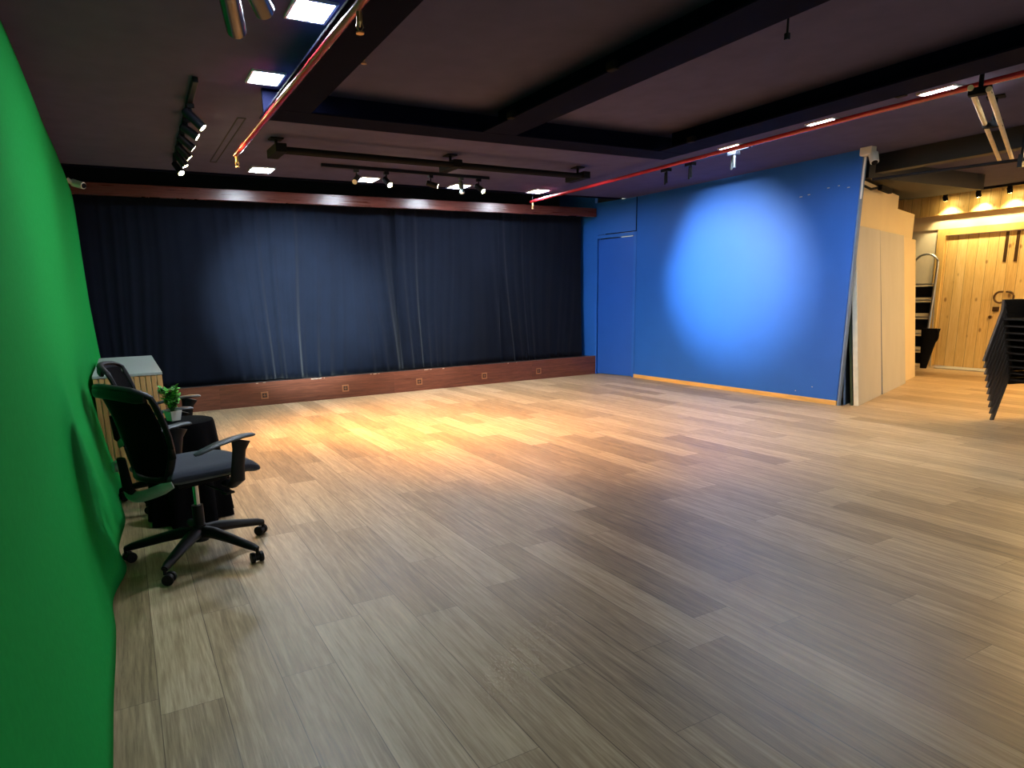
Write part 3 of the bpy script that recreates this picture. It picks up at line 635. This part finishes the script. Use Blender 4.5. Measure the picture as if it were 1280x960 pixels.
# potted plant
pp = (.215, 4.44, tz+.004)
t = thing('potted_plant', 'small bushy green plant in a white square pot on the black cloth', 'plant', pp, .5)
bm = new(); g = bmesh.ops.create_cube(bm, size=1)
for v in g['verts']:
    k = .040 if v.co.z > 0 else .029; v.co = Vector((math.copysign(k, v.co.x), math.copysign(k, v.co.y), .066 if v.co.z > 0 else 0))
top = [f_ for f_ in bm.faces if f_.calc_center_median().z > .06]
r_ = bmesh.ops.inset_region(bm, faces=top, thickness=.004); bmesh.ops.translate(bm, verts=top[0].verts, vec=(0, 0, -.01))
obj('pot', bm, 'white', t, bevel=.003)
bm = new(); box(bm, (0, 0, .056), (.066, .066, .006)); obj('soil', bm, 'soil', t)
random.seed(11)
bl = new(); bd = new(); st = new()
for i in range(26):
    a = random.uniform(0, 2*PI); rr = random.uniform(.0, .078); hh = random.uniform(.07, .175)*(1.10-rr*5)
    tip = Vector((rr*math.cos(a)*1.25, rr*math.sin(a)*1.25, .058+hh))
    tube(st, [(.3*tip.x*.5, .3*tip.y*.5, .055), (tip.x*.6, tip.y*.6, .055+hh*.55), tip], .0016, 5)
    for j in range(16):
        f_ = random.uniform(.25, 1.05); c = Vector((tip.x*f_, tip.y*f_, .058+hh*f_)); b2 = random.uniform(0, 2*PI); el = random.uniform(-.1, .9)
        d = Vector((math.cos(b2)*math.cos(el), math.sin(b2)*math.cos(el), math.sin(el))); x, y = frame(d); l = random.uniform(.022, .040); w = l*.40
        B_ = bl if random.random() < .7 else bd  # some leaves take the darker green at random
        vs = [c, c+d*l*.4+x*w-y*.002, c+d*l, c+d*l*.4-x*w-y*.002, c+d*l*.5+y*.003]
        q = [B_.verts.new(v) for v in vs]
        B_.faces.new((q[0], q[1], q[4])); B_.faces.new((q[1], q[2], q[4])); B_.faces.new((q[2], q[3], q[4])); B_.faces.new((q[3], q[0], q[4]))
def plainobj(n, b, m, p):
    me = bpy.data.meshes.new(n); b.to_mesh(me); b.free(); o = bpy.data.objects.new(n, me); C.objects.link(o); me.materials.append(M[m]); o.parent = p; return o
plainobj('foliage', bl, 'leaf', t); plainobj('dark_leaves', bd, 'leafdark', t).name = 'dark_foliage'; obj('stems', st, 'leafdark', t)

# slatted cabinet along the green cloth
cx0, cx1, cy0, cy1, ch = -.24, .222, 5.52, 7.44, .85
t = thing('cabinet', 'box cabinet with grey top and vertical wood slats, beside the green cloth near the stage', 'cabinet', ((cx0+cx1)/2, (cy0+cy1)/2, 0))
ox, oy = (cx0+cx1)/2, (cy0+cy1)/2
bm = new(); span(bm, (cx0-ox+.01, cy0-oy+.012, 0), (cx1-ox-.012, cy1-oy, ch-.02)); obj('body', bm, 'slatgap_bar_glare', t)
bm = new(); span(bm, (cx0-ox, cy0-oy-.004, ch-.02), (cx1-ox+.004, cy1-oy, ch)); obj('cabinet_top', bm, 'laminate', t, bevel=.002)['label'] = 'speckled grey top'
nsl = 12; w = (cx1-cx0)/nsl
for i in range(nsl):
    x0 = cx0-ox+i*w; bm = new(); span(bm, (x0+.003, cy0-oy, .0), (x0+w-.005, cy0-oy+.012, ch-.022)); obj('slat', bm, 'slatwood', t, bevel=.002)
nsy = 30; w = (cy1-cy0)/nsy; bm = new()
for i in range(nsy):
    y0 = cy0-oy+i*w; span(bm, (cx1-ox-.012, y0+.005, 0), (cx1-ox, y0+w-.004, ch-.022))
obj('side_slats', bm, 'slatwood', t, bevel=.002)

# ------------------------------------------------------------------ stacked armchairs at the right
def stack_chair():
    t = thing('stacking_chair', '', 'chair', (0, 0, 0), 0, 'stacked black plastic armchairs')
    W = .27
    for s in (-1, 1):
        y = s*W
        # side slab: slanted front leg running into the arm
        bm = new(); prism(bm, [(.0, y-.012, 0), (.055, y-.012, 0), (-.085, y-.012, .52), (-.135, y-.012, .60), (-.165, y-.012, .60), (-.165, y-.012, .58), (-.125, y-.012, .47)][:], (0, .024, 0))
        bmesh.ops.delete(bm, geom=bm.verts[:], context='VERTS')
        # front leg facing +x: foot forward, top set back
        pts = [(.018, 0), (-.016, 0), (-.156, .50), (-.17, .56), (-.15, .60), (-.12, .60), (-.122, .50)]
        prism(bm, [(a, y-.014, b) for a, b in pts], (0, .028, 0)); 
        obj('front_leg', bm, 'stackleg_lit', t, bevel=.007)
        bm = new(); pts = [(-.55, 0), (-.49, 0), (-.455, .50), (-.46, .585), (-.51, .585), (-.52, .50)]
        prism(bm, [(a, y*.96-.014, b) for a, b in pts], (0, .028, 0)); obj('rear_leg', bm, 'stackchair', t, bevel=.006)
        bm = new(); prism(bm, [(-.12, y-.02, .60), (-.155, y-.02, .53), (-.50, y-.02, .505), (-.50, y-.02, .59), (-.3, y-.02, .602)], (0, .04, 0)); obj('arm', bm, 'stackchair', t, bevel=.008)
        bm = new(); span(bm, (-.50, y-.008, .36), (-.135, y+.008, .425)); obj('side_apron', bm, 'stackchair', t, bevel=.004)
    def sf(u_, v_): return (-.49+.36*v_, (u_-.5)*.52, .41-.02*math.sin(PI*u_)*math.sin(PI*v_)), (0, 0, 1)
    bm = new(); shell(bm, sf, 10, 10, .016); obj('seat', bm, 'stackchair', t, smooth=True)
    def bf(u_, v_): return (-.49-.13*v_-.03*math.sin(PI*u_), (u_-.5)*(.50-.05*v_), .42+.44*v_), (1, 0, .2)
    bm = new(); shell(bm, bf, 10, 10, .014); obj('backrest', bm, 'stackchair', t, smooth=True)
    return t
ch0 = stack_chair(); NS = 10
ang = math.radians(160)
ords = ['lowest black plastic armchair of the stack, its feet on the floor', 'second black plastic armchair up from the floor in the stack', 'third black plastic armchair up from the floor in the stack', 'fourth black plastic armchair up from the floor in the stack', 'fifth black plastic armchair up in the stack, just below its middle',
        'black plastic armchair just above the middle of the stack, fifth from its top', 'black plastic armchair of the stack with three more on top of it', 'black plastic armchair third from the top of the stack', 'black plastic armchair second from the top of the stack', 'topmost black plastic armchair of the stack before the pine door']
base = Vector((7.552, 2.997, 0)); fd = Vector((math.cos(ang), math.sin(ang), 0))
for i in range(NS):
    c = ch0 if i == 0 else copy_tree(ch0)
    c.location = base+fd*(.019*i)+Vector((0, 0, .067*i)); c.rotation_euler = (0, 0, ang); c['label'] = ords[i]

# ------------------------------------------------------------------ ambient and colour management
w = bpy.data.worlds.new('world'); SC.world = w; w.use_nodes = True
w.node_tree.nodes['Background'].inputs[0].default_value = (.62, .70, .66, 1); w.node_tree.nodes['Background'].inputs[1].default_value = .2
vs = SC.view_settings; vs.view_transform = 'Standard'; vs.look = 'None'; vs.gamma = 1; vs.use_curve_mapping = False; vs.exposure = 1.75
